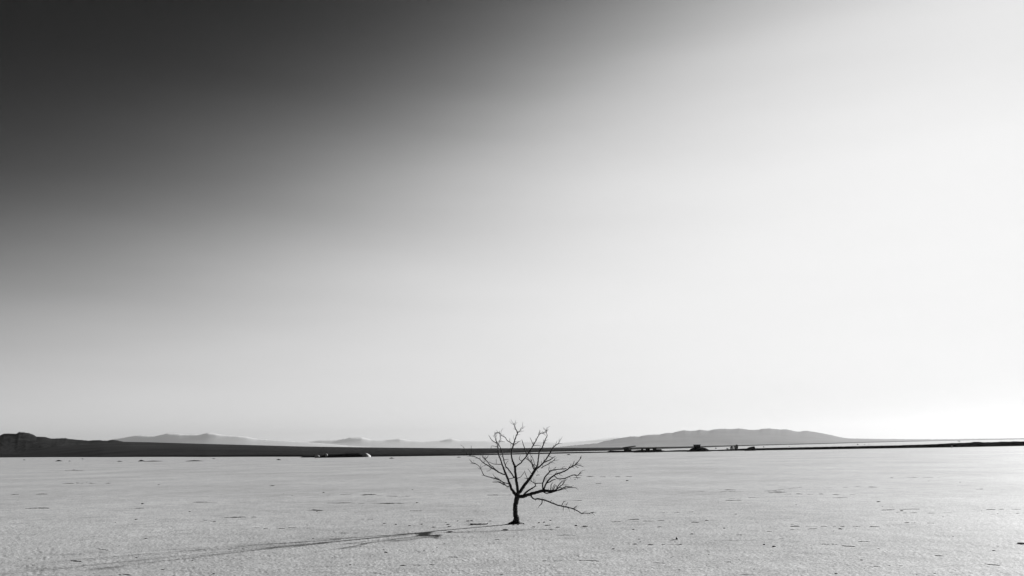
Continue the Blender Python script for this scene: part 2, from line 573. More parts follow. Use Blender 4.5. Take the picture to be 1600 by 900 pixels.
# left end: dark mound, pale boulders
heap('earth_mound', [(496, 714), (502, 712.4), (506, 711), (509, 710.2), (520, 709.9), (534, 709.3), (542, 708.3), (552, 708.0), (562, 708.2), (566, 709.6), (572, 711.6), (578, 712.6)], EY + 2.5, 2.6, M_EARTH, 'long low black mound at the left end of the embankment', 'mound', base=0.0, seed=8)
heap('boulder', [(566.5, 712.0), (568, 709.6), (570, 708.9), (571.5, 708.1), (573.5, 708.4), (576.5, 710.0), (579.4, 712.0)], EY + 0.4, 2.2, M_PALE, 'pale rounded boulder at the right end of the black mound', 'boulder', base=0.0, seed=9)
heap('boulder', [(491.6, 712.6), (493, 711.4), (496, 711.0), (498, 711.2), (499.4, 712.6)], EY + 1.0, 0.7, M_PALE, 'flat pale stone at the left foot of the black mound', 'boulder', base=0.0, seed=10)
heap('boulder', [(508.2, 711.2), (509, 709.2), (510.2, 708.6), (511.4, 709.4), (512.2, 711.2)], EY + 1.0, 0.4, M_PALE, 'small upright pale stone against the black mound', 'boulder', base=0.0, seed=11)
heap('boulder', [(1485.4, 697.4), (1486.2, 696.3), (1488, 696.2), (1489, 697.4)], EY + 0.2, 0.3, M_PALE, 'tiny pale stone on the face of the embankment near the right edge', 'boulder', base=0.0, seed=12)


# shrubs
def shrub(px, ytop, ybot, wpx, Y, zb, lean, label, group=None, n=90, cat='shrub'):
    s = Y / FPX
    hh = at(px, ytop, Y).z - zb
    wd = wpx * s
    V, Fc = [], []
    for i in range(n):
        t = rnd.random() ** 0.8
        a = rnd.uniform(0, 2 * math.pi)
        rad = wd * 0.5 * math.sqrt(rnd.random()) * (0.35 + 0.8 * math.sin(math.pi * min(1, t * 0.8 + 0.12)))
        c = Vector((math.cos(a) * rad + lean * t * wd, math.sin(a) * rad, hh * t))
        d = Vector((rnd.uniform(-1, 1), rnd.uniform(-1, 1), rnd.uniform(0.2, 1.4))).normalized()
        sd = d.cross(Vector((rnd.uniform(-1, 1), rnd.uniform(-1, 1), 0.3))).normalized()
        L, B = hh * 0.14, hh * 0.05 + 0.02
        b = len(V)
        V += [c - d * L - sd * B * 0.4, c + sd * B, c + d * L, c - sd * B]
        Fc.append((b, b + 1, b + 2, b + 3))
    for i in range(7):                           # stems
        a = rnd.uniform(0, 6.28)
        tip = Vector((math.cos(a) * wd * 0.35 + lean * wd, math.sin(a) * wd * 0.35, hh * rnd.uniform(0.75, 1.0)))
        b = len(V)
        r0 = 0.02 + 0.012 * hh
        for kk in range(3):
            an = kk * 2.094
            V.append(Vector((math.cos(an) * r0, math.sin(an) * r0, -0.05)))
        V.append(tip)
        Fc += [(b, b + 1, b + 3), (b + 1, b + 2, b + 3), (b + 2, b, b + 3)]
    o = mesh_obj('shrub', V, Fc, M_SHRUB, smooth=False)
    o.location = (at(px, ybot, Y).x, Y, zb)
    return tag(o, label, cat, group)


shrub(1137.2, 699.8, 703, 4.0, YB, emb_z(1137) - 0.1, -0.35, 'small dark shrub leaning left, leftmost of the three beside the wedge mound', 'shrubs on the embankment')
shrub(1143.6, 697.6, 703, 5.6, YB, emb_z(1143) - 0.1, 0.0, 'dark cone-shaped shrub, middle of the three on the embankment', 'shrubs on the embankment', 150)
shrub(1148.8, 696.2, 703, 3.2, YB, emb_z(1148) - 0.1, -0.15, 'thin tilted stem of dark shrub just left of the tallest one', 'shrubs on the embankment', 90)
shrub(1151.4, 695.0, 703, 3.8, YB, emb_z(1151) - 0.1, 0.0, 'tallest dark upright shrub on the embankment', 'shrubs on the embankment', 150)
# specks on the far salt behind the embankment
for px, py, ws, hs, Y, lab in ((1118.6, 702, 2.4, 2.6, 420, 'small dark bush alone on the far salt between the hut and the shrubs'),
                               (1193.2, 699.6, 2.6, 2.0, 520, 'small dark bush behind the embankment right of the wedge mound'),
                               (1233, 698.6, 2.4, 1.4, 560, 'tiny dark bush right behind the embankment, well right of the wedge mound'),
                               (1340.2, 695.6, 3.0, 2.2, 620, 'small dark bush on the far salt, left of a row of tinier specks'),
                               (1351, 695.0, 2.6, 1.0, 650, 'tiny flat dark speck of bush, first of two on the far salt'),
                               (1357.6, 694.8, 2.8, 1.0, 650, 'tiny flat dark speck of bush, second of two on the far salt'),
                               (1498.4, 690.4, 4.2, 2.2, 700, 'round dark bush standing on the bright salt above the embankment')):
    s = Y / FPX
    shrub(px, py - hs, py, ws, Y, 0.0 + at(px, py, Y).z, 0, lab, 'bushes far out on the salt', 70, 'bush')

# low mounds of dirt on the salt at the left and along the embankment
for i, (px, py, wpx, hpx, lab) in enumerate((
        (38, 718.9, 4, 0.8, 'small dark lump nearest the left edge of the salt'),
        (92, 720.7, 12, 1.6, 'pointed dark heap on the far salt at the left'),
        (109, 720.7, 4, 0.6, 'tiny dark lump just right of the pointed dark heap'),
        (129, 717.3, 4, 0.7, 'tiny dark lump close to the far dark shore at the left'),
        (187, 721.2, 9, 1.0, 'small dark lump left of the long flat dark bank'),
        (221, 720.8, 11, 1.9, 'humped dark heap at the start of the long flat bank'),
        (241, 720.9, 32, 0.9, 'long flat dark bank trailing right from the humped heap'),
        (305, 720.6, 30, 1.2, 'wide low dark bank alone on the left part of the salt'),
        (334, 716.9, 6, 0.7, 'tiny dark lump between the wide bank and the far shore'),
        (435.5, 718.8, 8, 1.4, 'small dark oval lump left of the embankment end'),
        (612, 716.4, 8, 1.3, 'small dark oval lump just in front of the embankment right of the pale boulder'),
        (717, 714.8, 7, 0.9, 'small flat dark lump before the embankment, left of the tree crown'),
        (888.5, 710.8, 7, 1.1, 'small flat dark lump before the embankment, right of the tree crown'))):
    g = ground(px, py)
    a, b = px - wpx / 2, px + wpx / 2
    pb = py - 0.15
    hpx *= 1.3
    ol = [(a, pb), (a + wpx * 0.22, py - hpx * 0.55), (a + wpx * 0.45, py - hpx), (a + wpx * 0.7, py - hpx * 0.7), (b, pb)]
    heap('mound', ol, g.y + 0.3, max(0.4, wpx * 0.25 * g.y / FPX), M_EARTH, lab, 'mound', 'dark lumps on the salt', base=0.0, seed=20 + i, n=24)

# thin post standing beyond the embankment
g = at(736.3, 711, EY + 4)
root = empty('post', (g.x, EY + 4, 0.2), 'thin upright post with a short crossbar beyond the embankment, left of the tree', 'post')
box('pole', 736.0, 736.6, 696.2, 711.0, EY + 4, 0.12, M_BLOCK, root)
box('crossbar', 735.2, 737.4, 703.4, 703.9, EY + 3.9, 0.08, M_BLOCK, root)


# ------------------------------------------------------------------ the bare tree
TB = ground(806.5, 818.6)
TY = TB.y


def catmull(P, sub):
    out = []
    n = len(P)
    for i in range(n - 1):
        p0, p1, p2, p3 = P[max(0, i - 1)], P[i], P[i + 1], P[min(n - 1, i + 2)]
        for s in range(sub):
            t = s / sub
            out.append(0.5 * ((2 * p1) + (p2 - p0) * t + (2 * p0 - 5 * p1 + 4 * p2 - p3) * t * t + (3 * p1 - p0 - 3 * p2 + p3) * t ** 3))
    out.append(P[-1])
    return out


def tube(V, Fc, pts, radii, sides=8, knob=0.12):
    b = len(V)
    n = len(pts)
    for i, p in enumerate(pts):
        d = (pts[min(n - 1, i + 1)] - pts[max(0, i - 1)]).normalized()
        s = d.cross(Vector((0, 1, 0.2))).normalized()
        u = s.cross(d)
        for kk in range(sides):
            a = 2 * math.pi * kk / sides
            r = radii[i] * (1 + knob * (rnd.random() - 0.5) * 2)
            V.append(p + (s * math.cos(a) + u * math.sin(a)) * r)
    for i in range(n - 1):
        for kk in range(sides):
            k2 = (kk + 1) % sides
            Fc.append((b + i * sides + kk, b + i * sides + k2, b + (i + 1) * sides + k2, b + (i + 1) * sides + kk))
    Fc.append(tuple(b + kk for kk in range(sides))[::-1])
    Fc.append(tuple(b + (n - 1) * sides + kk for kk in range(sides)))


S5 = TY / FPX / 5.0      # metres per unit of the 5x enlarged crop


def limb_pts(path, y0, yslope):
    """path in 5x crop units -> points in space; the limb swings in depth by yslope metres per metre of its length"""
    P, R = [], []
    L = 0
    last = None
    for (cx, cy, r) in path:
        if last:
            L += math.hypot(cx - last[0], cy - last[1]) * S5
        last = (cx, cy)
        Y = y0 + yslope * L
        P.append(at(710 + cx / 5, 650 + cy / 5, Y))
        R.append(max(0.0022, r * S5 * 1.0))
    return P, R


def depth_at(P, R, path, cx, cy):
    """distance of the limb where a side branch starts"""
    best, by = 1e9, TY
    for p, (x, y, r) in zip(P, path):
        d = (x - cx) ** 2 + (y - cy) ** 2
        if d < best:
            best, by = d, p.y
    return by


tree = empty('bare_tree', TB, 'leafless dark tree with a short curved trunk standing alone on the salt flat', 'tree')


def wood(name, path, y0, ysl, parent, sides=8, sub=4, knob=0.1):
    P, R = limb_pts(path, y0, ysl)
    pts = catmull(P, sub)
    rad = np.interp(np.linspace(0, len(R) - 1, len(pts)), range(len(R)), R)
    V, Fc = [], []
    for i in range(1, len(pts) - 1):
        a = min(rad[i] * 0.25, 0.006) + 0.0012
        pts[i] = pts[i] + Vector((rnd.uniform(-a, a), rnd.uniform(-a, a) * 2, rnd.uniform(-a, a)))
    tube(V, Fc, pts, rad, sides, knob)
    o = mesh_obj(name, V, Fc, M_BARK, parent)
    return o, P, R


trunk_path = [(488, 846, 30), (488, 838, 25), (488, 825, 22.5), (486, 805, 22), (483, 790, 21), (479, 770, 19), (477, 750, 18.5), (476, 730, 18), (476, 710, 18), (479, 690, 18), (483, 668, 18.5), (488, 645, 19.5), (493, 625, 20), (498, 610, 17)]
trunk, _, _ = wood('trunk', trunk_path, TY, 0.0, tree, 14, 3, 0.04)
# root flare
V, Fc = [], []
for (dx, dy, L, r) in ((-1.0, -0.25, 0.28, 0.045), (0.5, -0.6, 0.12, 0.03), (-0.3, -0.9, 0.2, 0.03), (0.2, 0.9, 0.25, 0.035), (-0.7, 0.6, 0.2, 0.035)):
    p0 = Vector((TB.x - 0.01, TY, 0.11))
    d = Vector((dx, dy, 0)).normalized()
    pts = [p0 + d * 0.03, p0 + d * 0.09 + Vector((0, 0, -0.05)), p0 + d * 0.2 + Vector((0, 0, -0.085)), p0 + d * L + Vector((0, 0, -0.12))]
    tube(V, Fc, catmull(pts, 3), np.linspace(r * 1.3, r * 0.3, 10), 7)
mesh_obj('root', V, Fc, M_BARK, tree)

# (path, depth swing, [side branches (path, swing)], [twigs])
LIMBS = [
    # A: left limb
    ([(492, 628, 15), (470, 603, 13), (447, 570, 10.5), (432, 530, 9.5), (420, 495, 9), (405, 460, 8.5), (390, 425, 8), (375, 385, 7.5), (360, 340, 7), (347, 300, 6.5), (342, 260, 6), (338, 220, 5.5), (325, 190, 4), (318, 165, 3), (316, 128, 1.6)], 0.35, [
        ([(434, 545, 6), (418, 551, 5), (405, 545, 5), (380, 520, 5), (355, 500, 5), (320, 490, 5), (290, 480, 4.5), (255, 472, 4), (228, 460, 4), (215, 430, 3.2), (195, 395, 3), (165, 372, 2.6), (133, 366, 1.6)], -0.45),
        ([(434, 535, 5), (418, 528, 4.5), (390, 520, 4.5), (365, 508, 4), (345, 490, 3), (318, 480, 2.5)], 0.5),
        ([(396, 457, 6.5), (360, 447, 6.2), (325, 425, 6), (290, 405, 6), (260, 385, 5), (225, 365, 4.4), (200, 340, 4), (165, 320, 3.2), (130, 313, 2.6), (102, 302, 2.0), (88, 282, 1.8), (80, 264, 1.5), (74, 243, 1.2)], 0.2),
        ([(345, 437, 5.5), (318, 415, 4.8), (298, 396, 4.6), (280, 385, 4.2), (262, 360, 4), (235, 335, 3.2), (218, 312, 2.6), (208, 296, 1.6)], -0.3),
    ], [
        [(332, 214, 2.6), (300, 195, 2.4), (283, 175, 1.9), (268, 150, 1.2)],
        [(236, 340, 2), (252, 326, 1.8), (262, 316, 1.5), (263, 302, 1)],
        [(376, 378, 2.2), (345, 377, 2), (315, 376, 1.9), (288, 368, 1.6), (272, 358, 1.2)],
        [(338, 240, 1.8), (312, 235, 1.6), (291, 234, 1.5), (286, 254, 1.2)],
        [(424, 492, 2), (445, 487, 2), (466, 483, 2)],
        [(390, 540, 3), (360, 520, 2.8), (330, 515, 2.4), (298, 516, 1.4)],
        [(327, 372, 1.3), (327, 352, 1.2), (325, 335, 0.9)],
        [(232, 366, 1.5), (238, 350, 1.3), (236, 335, 1)],
        [(262, 386, 1.4), (245, 384, 1.3), (230, 388, 0.9)],
        [(326, 484, 1.4), (306, 464, 1.2), (300, 448, 0.9)],
        [(290, 408, 1.3), (270, 428, 1.2), (250, 430, 0.8)],
    ]),
    # B: centre limb
    ([(496, 615, 13), (492, 560, 11), (485, 510, 11), (478, 460, 9.7), (475, 420, 9.2), (472, 395, 9), (462, 370, 8.2), (450, 335, 7.6), (446, 300, 7), (447, 270, 6.6), (457, 240, 6.2), (465, 210, 5.6), (475, 180, 5.4), (485, 150, 5), (493, 132, 5), (487, 115, 4), (475, 95, 3.6), (466, 70, 2.5), (459, 52, 1.4)], -0.2, [
        ([(470, 484, 7), (459, 470, 6.5), (447, 450, 6.2), (420, 415, 6), (400, 390, 5.7), (388, 350, 5.5), (378, 310, 5.2), (370, 270, 5), (355, 240, 4.2), (346, 215, 3.5), (356, 190, 2.6), (361, 160, 2), (364, 122, 1.2)], 0.4),
        ([(472, 402, 7), (495, 385, 6.3), (520, 365, 6.2), (545, 335, 6.2), (565, 312, 6), (580, 285, 5.4), (597, 262, 5.2), (615, 230, 5), (630, 205, 4.6), (645, 175, 4), (660, 150, 3.6), (670, 138, 3.1), (690, 135, 2.2), (716, 131, 1.4)], -0.35),
        ([(460, 224, 4.6), (440, 207, 4.4), (415, 193, 3.8), (397, 168, 3.4), (370, 152, 3), (354, 133, 2.6), (338, 130, 2.2), (318, 142, 1.6)], -0.5),
        ([(492, 134, 4), (502, 126, 2.6), (512, 116, 2.1), (525, 98, 1.6), (537, 80, 1)], 0.5),
    ], [
        [(460, 225, 2.2), (485, 212, 2), (500, 203, 1.7), (518, 194, 1.1)],
        [(566, 303, 3.2), (555, 270, 2.9), (545, 240, 2.4), (535, 210, 2), (526, 184, 1.2)],
        [(616, 226, 2), (606, 200, 1.7), (590, 168, 1)],
        [(618, 233, 1.7), (650, 230, 1.4), (676, 234, 0.9)],
        [(670, 138, 1.7), (667, 122, 1.4), (666, 108, 0.9)],
        [(532, 350, 2), (514, 346, 1.8), (507, 328, 1.4), (515, 306, 1)],
        [(487, 486, 1.8), (515, 478, 1.7), (530, 460, 1.6), (550, 432, 1)],
        [(445, 285, 1.6), (443, 250, 1.3), (441, 216, 1)],
        [(436, 205, 1.6), (432, 190, 1.3), (434, 172, 0.9)],
        [(386, 342, 1.5), (402, 340, 1.3), (424, 338, 0.8)],
        [(397, 388, 1.5), (410, 362, 1.3), (422, 350, 0.9)],
        [(358, 202, 1.5), (376, 201, 1.3), (396, 202, 0.9)],
        [(354, 134, 1.4), (351, 126, 1.2), (352, 118, 0.9)],
        [(400, 170, 1.4), (388, 160, 1.1), (386, 150, 0.8)],
    ]),
    # C: diagonal limb
    ([(500, 612, 14), (520, 580, 13), (545, 545, 12.7), (575, 505, 12.2), (600, 470, 11.7), (620, 440, 11.2), (637, 415, 10), (665, 395, 7.5), (690, 370, 6.7), (715, 340, 6.6), (735, 310, 6.5), (750, 285, 6.2), (765, 255, 5.5), (785, 232, 4.5), (805, 220, 3.5), (817, 207, 2.5), (821, 196, 1.4)], 0.3, [
        ([(630, 425, 9), (650, 380, 7.2), (655, 340, 6.6), (660, 310, 6.2), (663, 280, 6), (680, 255, 5.9), (692, 230, 5), (705, 200, 4.6), (715, 175, 4), (725, 155, 3.4), (719, 130, 2.6), (720, 108, 2), (723, 90, 1.2)], -0.5),
        ([(678, 406, 4.6), (700, 392, 4.2), (730, 378, 4), (755, 360, 3.6), (785, 345, 3), (800, 347, 1.6)], 0.5),
        ([(628, 424, 7), (612, 397, 6), (608, 380, 5), (595, 355, 4), (580, 340, 3.4), (570, 318, 2)], -0.4),
        ([(634, 412, 5), (618, 388, 4.6), (604, 356, 3), (598, 335, 2.4), (600, 308, 1.5)], 0.5),
    ], [
        [(700, 362, 3.4), (730, 350, 3), (760, 335, 2.8), (775, 322, 2), (788, 317, 1.2)],
        [(698, 222, 2), (698, 200, 1.7), (700, 184, 1)],
        [(736, 310, 1.9), (752, 320, 1.6), (768, 327, 1.1)],
        [(625, 386, 1.9), (622, 356, 1.7), (608, 322, 1.4), (592, 302, 1)],
        [(577, 500, 2), (562, 470, 1.8), (553, 445, 1.7), (549, 426, 1)],
        [(604, 454, 1.6), (588, 430, 1.4), (574, 412, 1)],
        [(640, 464, 1.9), (652, 461, 1.6), (668, 461, 1.1)],
        [(575, 497, 1.9), (562, 488, 1.7), (546, 484, 1.1)],
        [(640, 386, 1.9), (612, 378, 2.4), (590, 352, 2), (574, 346, 1.2)],
        [(690, 372, 1.4), (700, 346, 1.3), (700, 322, 0.9)],
        [(770, 250, 1.3), (776, 238, 1.1), (774, 226, 0.8)],
        [(694, 396, 1.5), (682, 372, 1.3), (680, 350, 0.9)],
        [(815, 210, 1.3), (822, 214, 1.1), (828, 212, 0.8)],
        [(744, 412, 0), ] if False else [(738, 372, 1.3), (742, 402, 1.1), (746, 414, 0.8)],
        [(634, 418, 1.5), (650, 428, 1.3), (652, 440, 0.9)],
    ]),
    # D: right limb
    ([(500, 620, 14), (515, 628, 14), (535, 628, 14), (560, 620, 13.2), (600, 608, 12.4), (640, 597, 12), (675, 588, 11.4), (700, 584, 12), (730, 586, 10), (760, 587, 9.2), (785, 583, 8), (800, 570, 6.2), (815, 560, 5.2), (830, 545, 4), (850, 532, 3), (862, 510, 2.2), (869, 493, 1.3)], -0.3, [
        ([(692, 582, 8), (690, 545, 7.2), (695, 510, 7.1), (710, 475, 6.7), (735, 445, 6.2), (760, 425, 5.7), (800, 418, 4.7), (840, 413, 4.4), (876, 412, 4)], 0.25),
        ([(698, 580, 9), (708, 545, 7.8), (725, 515, 7.6), (750, 485, 7.2), (785, 460, 6.7), (820, 445, 6.7), (860, 432, 6.2), (890, 412, 6.2), (920, 395, 5.6), (945, 380, 5), (960, 365, 4), (980, 340, 3), (993, 320, 1.5)], -0.2),
        ([(778, 464, 5), (795, 480, 4.8), (810, 490, 4.6), (840, 490, 4.6), (880, 480, 4.6), (915, 465, 4.6), (945, 460, 4.2), (965, 465, 3), (980, 448, 2), (985, 436, 1.2)], 0.5),
        ([(696, 590, 6), (712, 603, 5.2), (745, 600, 6), (780, 590, 5), (830, 577, 4.1), (880, 562, 3.6), (920, 557, 3), (954, 562, 1.6)], -0.5),
        ([(535, 625, 9), (548, 608, 9), (562, 596, 8.4), (595, 572, 7.6), (622, 555, 6.4), (634, 545, 5), (630, 530, 4), (612, 516, 3.8), (594, 504, 3.4)], 0.4),
        ([(600, 615, 9), (600, 628, 7.5), (607, 637, 7), (625, 648, 7), (660, 648, 7.1), (690, 655, 7.1), (720, 663, 6.7), (750, 675, 6.7), (790, 690, 6.2), (830, 702, 6.2), (870, 710, 6.1), (910, 720, 5.2), (950, 735, 5), (975, 750, 4.6), (995, 762, 4.1), (1020, 758, 3.6), (1050, 760, 3.1), (1070, 755, 2.5), (1090, 749, 1.4)], -0.35),
    ], [
        [(905, 402, 2), (922, 385, 2), (931, 368, 1.8), (938, 350, 1.2)],
        [(945, 380, 2.1), (968, 384, 2), (985, 388, 1.8), (1007, 397, 1)],
        [(880, 418, 1.7), (898, 400, 1.5), (913, 372, 1)],
        [(942, 384, 1.6), (955, 398, 1.4), (972, 404, 0.9)],
        [(944, 462, 1.8), (955, 474, 1.5), (965, 492, 1)],
        [(716, 527, 3.2), (745, 514, 2.8), (770, 500, 2.6), (792, 494, 1.5)],
        [(634, 528, 2.7), (660, 525, 2.6), (692, 525, 2.5)],
        [(790, 588, 2.6), (820, 576, 2.5), (852, 560, 2.4), (888, 551, 2.2), (922, 556, 1.2)],
        [(752, 584, 2.8), (754, 555, 2.5), (757, 534, 2), (770, 520, 1.2)],
        [(772, 580, 2.8), (782, 556, 2.2), (792, 536, 1.3)],
        [(798, 572, 3), (812, 545, 2.8), (838, 514, 2), (856, 498, 1.1)],
        [(820, 557, 2.2), (838, 561, 2), (858, 560, 1.8), (872, 545, 1.2)],
        [(765, 582, 2), (772, 552, 1.7), (788, 530, 1.1)],
        [(806, 566, 2), (795, 548, 1.8), (800, 540, 1.1)],
        [(850, 533, 1.7), (856, 520, 1.5), (848, 508, 1)],
        [(735, 586, 1.6), (733, 575, 1.4), (735, 566, 0.9)],
        [(686, 658, 3.2), (684, 678, 2.9), (673, 694, 2.4), (664, 702, 1.7), (656, 714, 1.1)],
        [(838, 702, 2.2), (846, 682, 2), (855, 668, 1.7), (873, 664, 1)],
        [(868, 708, 1.6), (876, 690, 1.4), (888, 674, 0.9)],
        [(856, 706, 1.6), (850, 722, 1.4), (850, 740, 0.9)],
        [(932, 726, 2), (944, 712, 1.8), (960, 700, 1.1)],
        [(930, 724, 1.7), (936, 735, 1.5), (938, 748, 0.9)],
        [(748, 674, 1.7), (754, 664, 1.4), (762, 656, 0.9)],
        [(600, 608, 1.7), (560, 578, 0), ] if False else [(552, 606, 1.6), (560, 590, 1.6), (584, 578, 1)],
        [(742, 440, 1.5), (738, 420, 1.3), (736, 402, 0.8)],
        [(812, 446, 1.4), (828, 462, 1.2), (846, 470, 0.8)],
        [(776, 462, 1.4), (792, 448, 1.2), (800, 436, 0.8)],
    ]),
]
for path, sw, sides, twigs in LIMBS:
    br, P, R = wood('branch', [(a, b, c * (0.8 if c < 8 else 0.95)) for a, b, c in path], TY, sw, tree, 10)
    allp = [(path, P)]
    for sp, ss in sides:
        y0 = min(((x - sp[0][0]) ** 2 + (y - sp[0][1]) ** 2, p.y) for pa, PP in allp for (x, y, r), p in zip(pa, PP))[1]
        o, PP, RR = wood('side_branch', [(a, b, c * 0.77) for a, b, c in sp], y0, ss, br, 8)
        allp.append((sp, PP))
    # a few thin spurs of the kind that cover every limb
    extra = []
    for pa, PP in allp:
        for i in range(2, len(pa) - 1):
            for rep_ in range(2):
              if pa[i][2] < 7.2 and rnd.random() < 0.48:
                f = rnd.random()
                x, y = pa[i][0] + f * (pa[i + 1][0] - pa[i][0]), pa[i][1] + f * (pa[i + 1][1] - pa[i][1])
                dx, dy = pa[i + 1][0] - pa[i - 1][0], pa[i + 1][1] - pa[i - 1][1]
                a = math.atan2(dy, dx) + rnd.choice((-1, 1)) * rnd.uniform(0.35, 0.95)
                L = rnd.uniform(14, 44)
                extra.append([(x, y, 1.2), (x + math.cos(a) * L * 0.5, y + math.sin(a) * L * 0.5, 0.9), (x + math.cos(a + 0.25) * L, y + math.sin(a + 0.25) * L, 0.5)])
    for pa, PP in allp:
        for q in range(3):
            i = len(pa) - 2 - (q % 3)
            if i < 1 or pa[i][2] > 6:
                continue
            f = rnd.random()
            x, y = pa[i][0] + f * (pa[i + 1][0] - pa[i][0]), pa[i][1] + f * (pa[i + 1][1] - pa[i][1])
            a = math.atan2(pa[i + 1][1] - pa[i][1], pa[i + 1][0] - pa[i][0]) + rnd.choice((-1, 1)) * rnd.uniform(0.2, 0.7)
            L = rnd.uniform(24, 52)
            b = a + rnd.uniform(-0.5, 0.5)
            extra.append([(x, y, 1.1), (x + math.cos(a) * L * 0.5, y + math.sin(a) * L * 0.5, 0.9), (x + math.cos(a) * L * 0.5 + math.cos(b) * L * 0.5, y + math.sin(a) * L * 0.5 + math.sin(b) * L * 0.5, 0.6)])
    for tw in twigs + extra:
        y0 = min(((x - tw[0][0]) ** 2 + (y - tw[0][1]) ** 2, p.y) for pa, PP in allp for (x, y, r), p in zip(pa, PP))[1]
        wood('twig', [(a, b, c * 1.35) for a, b, c in tw], y0, rnd.uniform(-0.6, 0.6), br, 5, 3)


# ------------------------------------------------------------------ clods and broken crust edges on the salt
def clod_mesh(seed):
    bm = bmesh.new()
    bmesh.ops.create_icosphere(bm, subdivisions=2, radius=0.5)
    rr = random.Random(seed)
    for v in bm.verts:
        n = v.co.normalized()
        v.co *= 0.75 + 0.5 * rr.random()
        v.co.z *= 0.8
    me = bpy.data.meshes.new('clod')
    bm.to_mesh(me)
    bm.free()
    me.materials.append(M_CLOD)
    return me


CLODS = [clod_mesh(i) for i in range(7)]


def clod(px, py, wpx, hpx, label, group):
    g = ground(px, py)
    s = g.y / FPX
    o = bpy.data.objects.new('clod', rnd.choice(CLODS))
    sc.collection.objects.link(o)
    o.location = (g.x, g.y, gh(g.x, g.y) + hpx * s * 0.25)
    o.scale = (wpx * s, max(wpx, hpx) * s * rnd.uniform(0.7, 1.1), hpx * s)
    o.rotation_euler = (0, 0, rnd.uniform(-0.5, 0.5))
    return tag(o, label, 'clod', group)


NEAR = 'small dark clods on the salt around the tree foot'
for px, py, wp, hp in ((601, 818, 4, 1.4), (619, 819.3, 3.5, 1.2), (640, 821.5, 4, 1.2), (659, 819.3, 4, 1.2), (678, 824.3, 5, 1.2), (697, 816.5, 2.5, 1), (700, 820.2, 5, 1.5), (702, 823.5, 5, 1.4), (715, 814.6, 2.6, 1.3), (731, 814.6, 5, 1.4), (737, 814.4, 4, 1.6), (766, 814.6, 4, 1.3), (703, 831.5, 9, 1.5), (790, 828.2, 8, 2)):
    clod(px, py, wp, hp, 'small dark clod on the salt a little left of the tree foot', NEAR)
for px, py, wp, hp in ((834, 823.5, 4, 1.2), (842, 817.3, 3.5, 1.7), (850, 816.3, 3.5, 1.6), (860, 813.3, 2.8, 1.2), (856, 821, 8, 1.4), (872, 823.8, 7, 1), (900, 821.5, 4, 1.8), (914, 822.6, 8, 1.7)):
    clod(px, py, wp, hp, 'small dark clod on the salt a little right of the tree foot', NEAR)
for px, py, wp, hp in ((796, 820.2, 4, 1.4), (799.5, 817.0, 3, 1.2), (802.5, 820.8, 3.4, 1.2), (809.5, 820.6, 3.2, 1.3), (811, 816.8, 2.6, 1.2)):
    clod(px, py, wp, hp, 'small dark clod right at the foot of the trunk', 'small dark clods at the trunk foot')
clod(814.2, 818.4, 5, 2.4, 'dark clod touching the right side of the tree foot', None)
clod(818, 819.4, 2.6, 2.6, 'small crumbly clod just right of the one touching the tree foot', None)
clod(1057.6, 843.2, 2.4, 5, 'narrow dark upright stone on the open salt right of the tree', None)
clod(1209, 854, 5, 2.4, 'dark stone at the right end of a short row of clods, right foreground', None)
clod(1194, 851, 3, 2, 'dark stone at the left end of a short row of clods, right foreground', None)
clod(1596, 850, 12, 2.4, 'flat dark stone cut by the right edge of the photo', None)
clod(980, 751.2, 4, 1.6, 'small dark stone on the far salt just right of the tree crown', None)
clod(223, 787.5, 4, 2.2, 'dark stone alone on the left part of the salt', None)
clod(426, 759, 6, 1.2, 'flat dark stone in the far left middle of the salt', None)

# broken stick lying left of the trunk
V, Fc = [], []
g = ground(745, 820)
s = g.y / FPX
for a in ([(-10, 0, 2), (-6, 0, 1.2), (-1, 0, 1), (5, 0, 1.6), (12, 0, 1.3), (16, 0, 2.2), (16.5, 0, 4.5)], [(-8, 1, 1), (-6, -2, 2.4), (-5, -4, 2)], [(3, 0, 1.2), (6, 3, 2.5)]):
    pts = catmull([Vector((g.x + x * s, g.y + y * s, max(0.02, zz * s * 0.6))) for x, y, zz in a], 4)
    tube(V, Fc, pts, np.linspace(0.022, 0.01, len(pts)), 7)
o = mesh_obj('stick', V, Fc, M_BARK)
recenter(o, g)
tag(o, 'dark crooked stick lying on the salt just left of the trunk', 'stick')


def crust_edge(px0, py0, px1, py1, label, group, hcm=1.0):
    """a raised, tilted lip of broken salt crust"""
    A, B = ground(px0, py0), ground(px1, py1)
    n = max(6, int(abs(px1 - px0) / 1.2))
    V, Fc = [], []
    hmax = 0.9 * A.y / FPX * hcm
    dep = hmax * 2.2
    ph = rnd.uniform(0, 100)
    for i in range(n + 1):
        t = i / n
        p = A.lerp(B, t)
        off = 1.2 * float(fbm(t * 3.1 + ph, ph, 3)) * min(1.0, (B - A).length * 0.15)
        env = math.sin(math.pi * t) ** 0.4
        hh = hmax * env * max(0.03, 0.55 + 1.1 * float(fbm(t * (B - A).length * 1.4 + ph, 3.3, 3)))
        gzv = gh(p.x, p.y + off)
        V += [(p.x, p.y + off - dep * 0.3, gzv - 0.02), (p.x, p.y + off - dep * 0.05, gzv + hh * 0.9), (p.x, p.y + off + dep * 0.15, gzv + hh), (p.x, p.y + off + dep, gzv - 0.02)]
    for i in range(n):
        for r in range(3):
            b = i * 4 + r
            Fc.append((b, b + 4, b + 5, b + 1))
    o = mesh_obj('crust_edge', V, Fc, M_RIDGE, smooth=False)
    recenter(o, A.lerp(B, 0.5))
    return tag(o, label, 'crust edge', group)


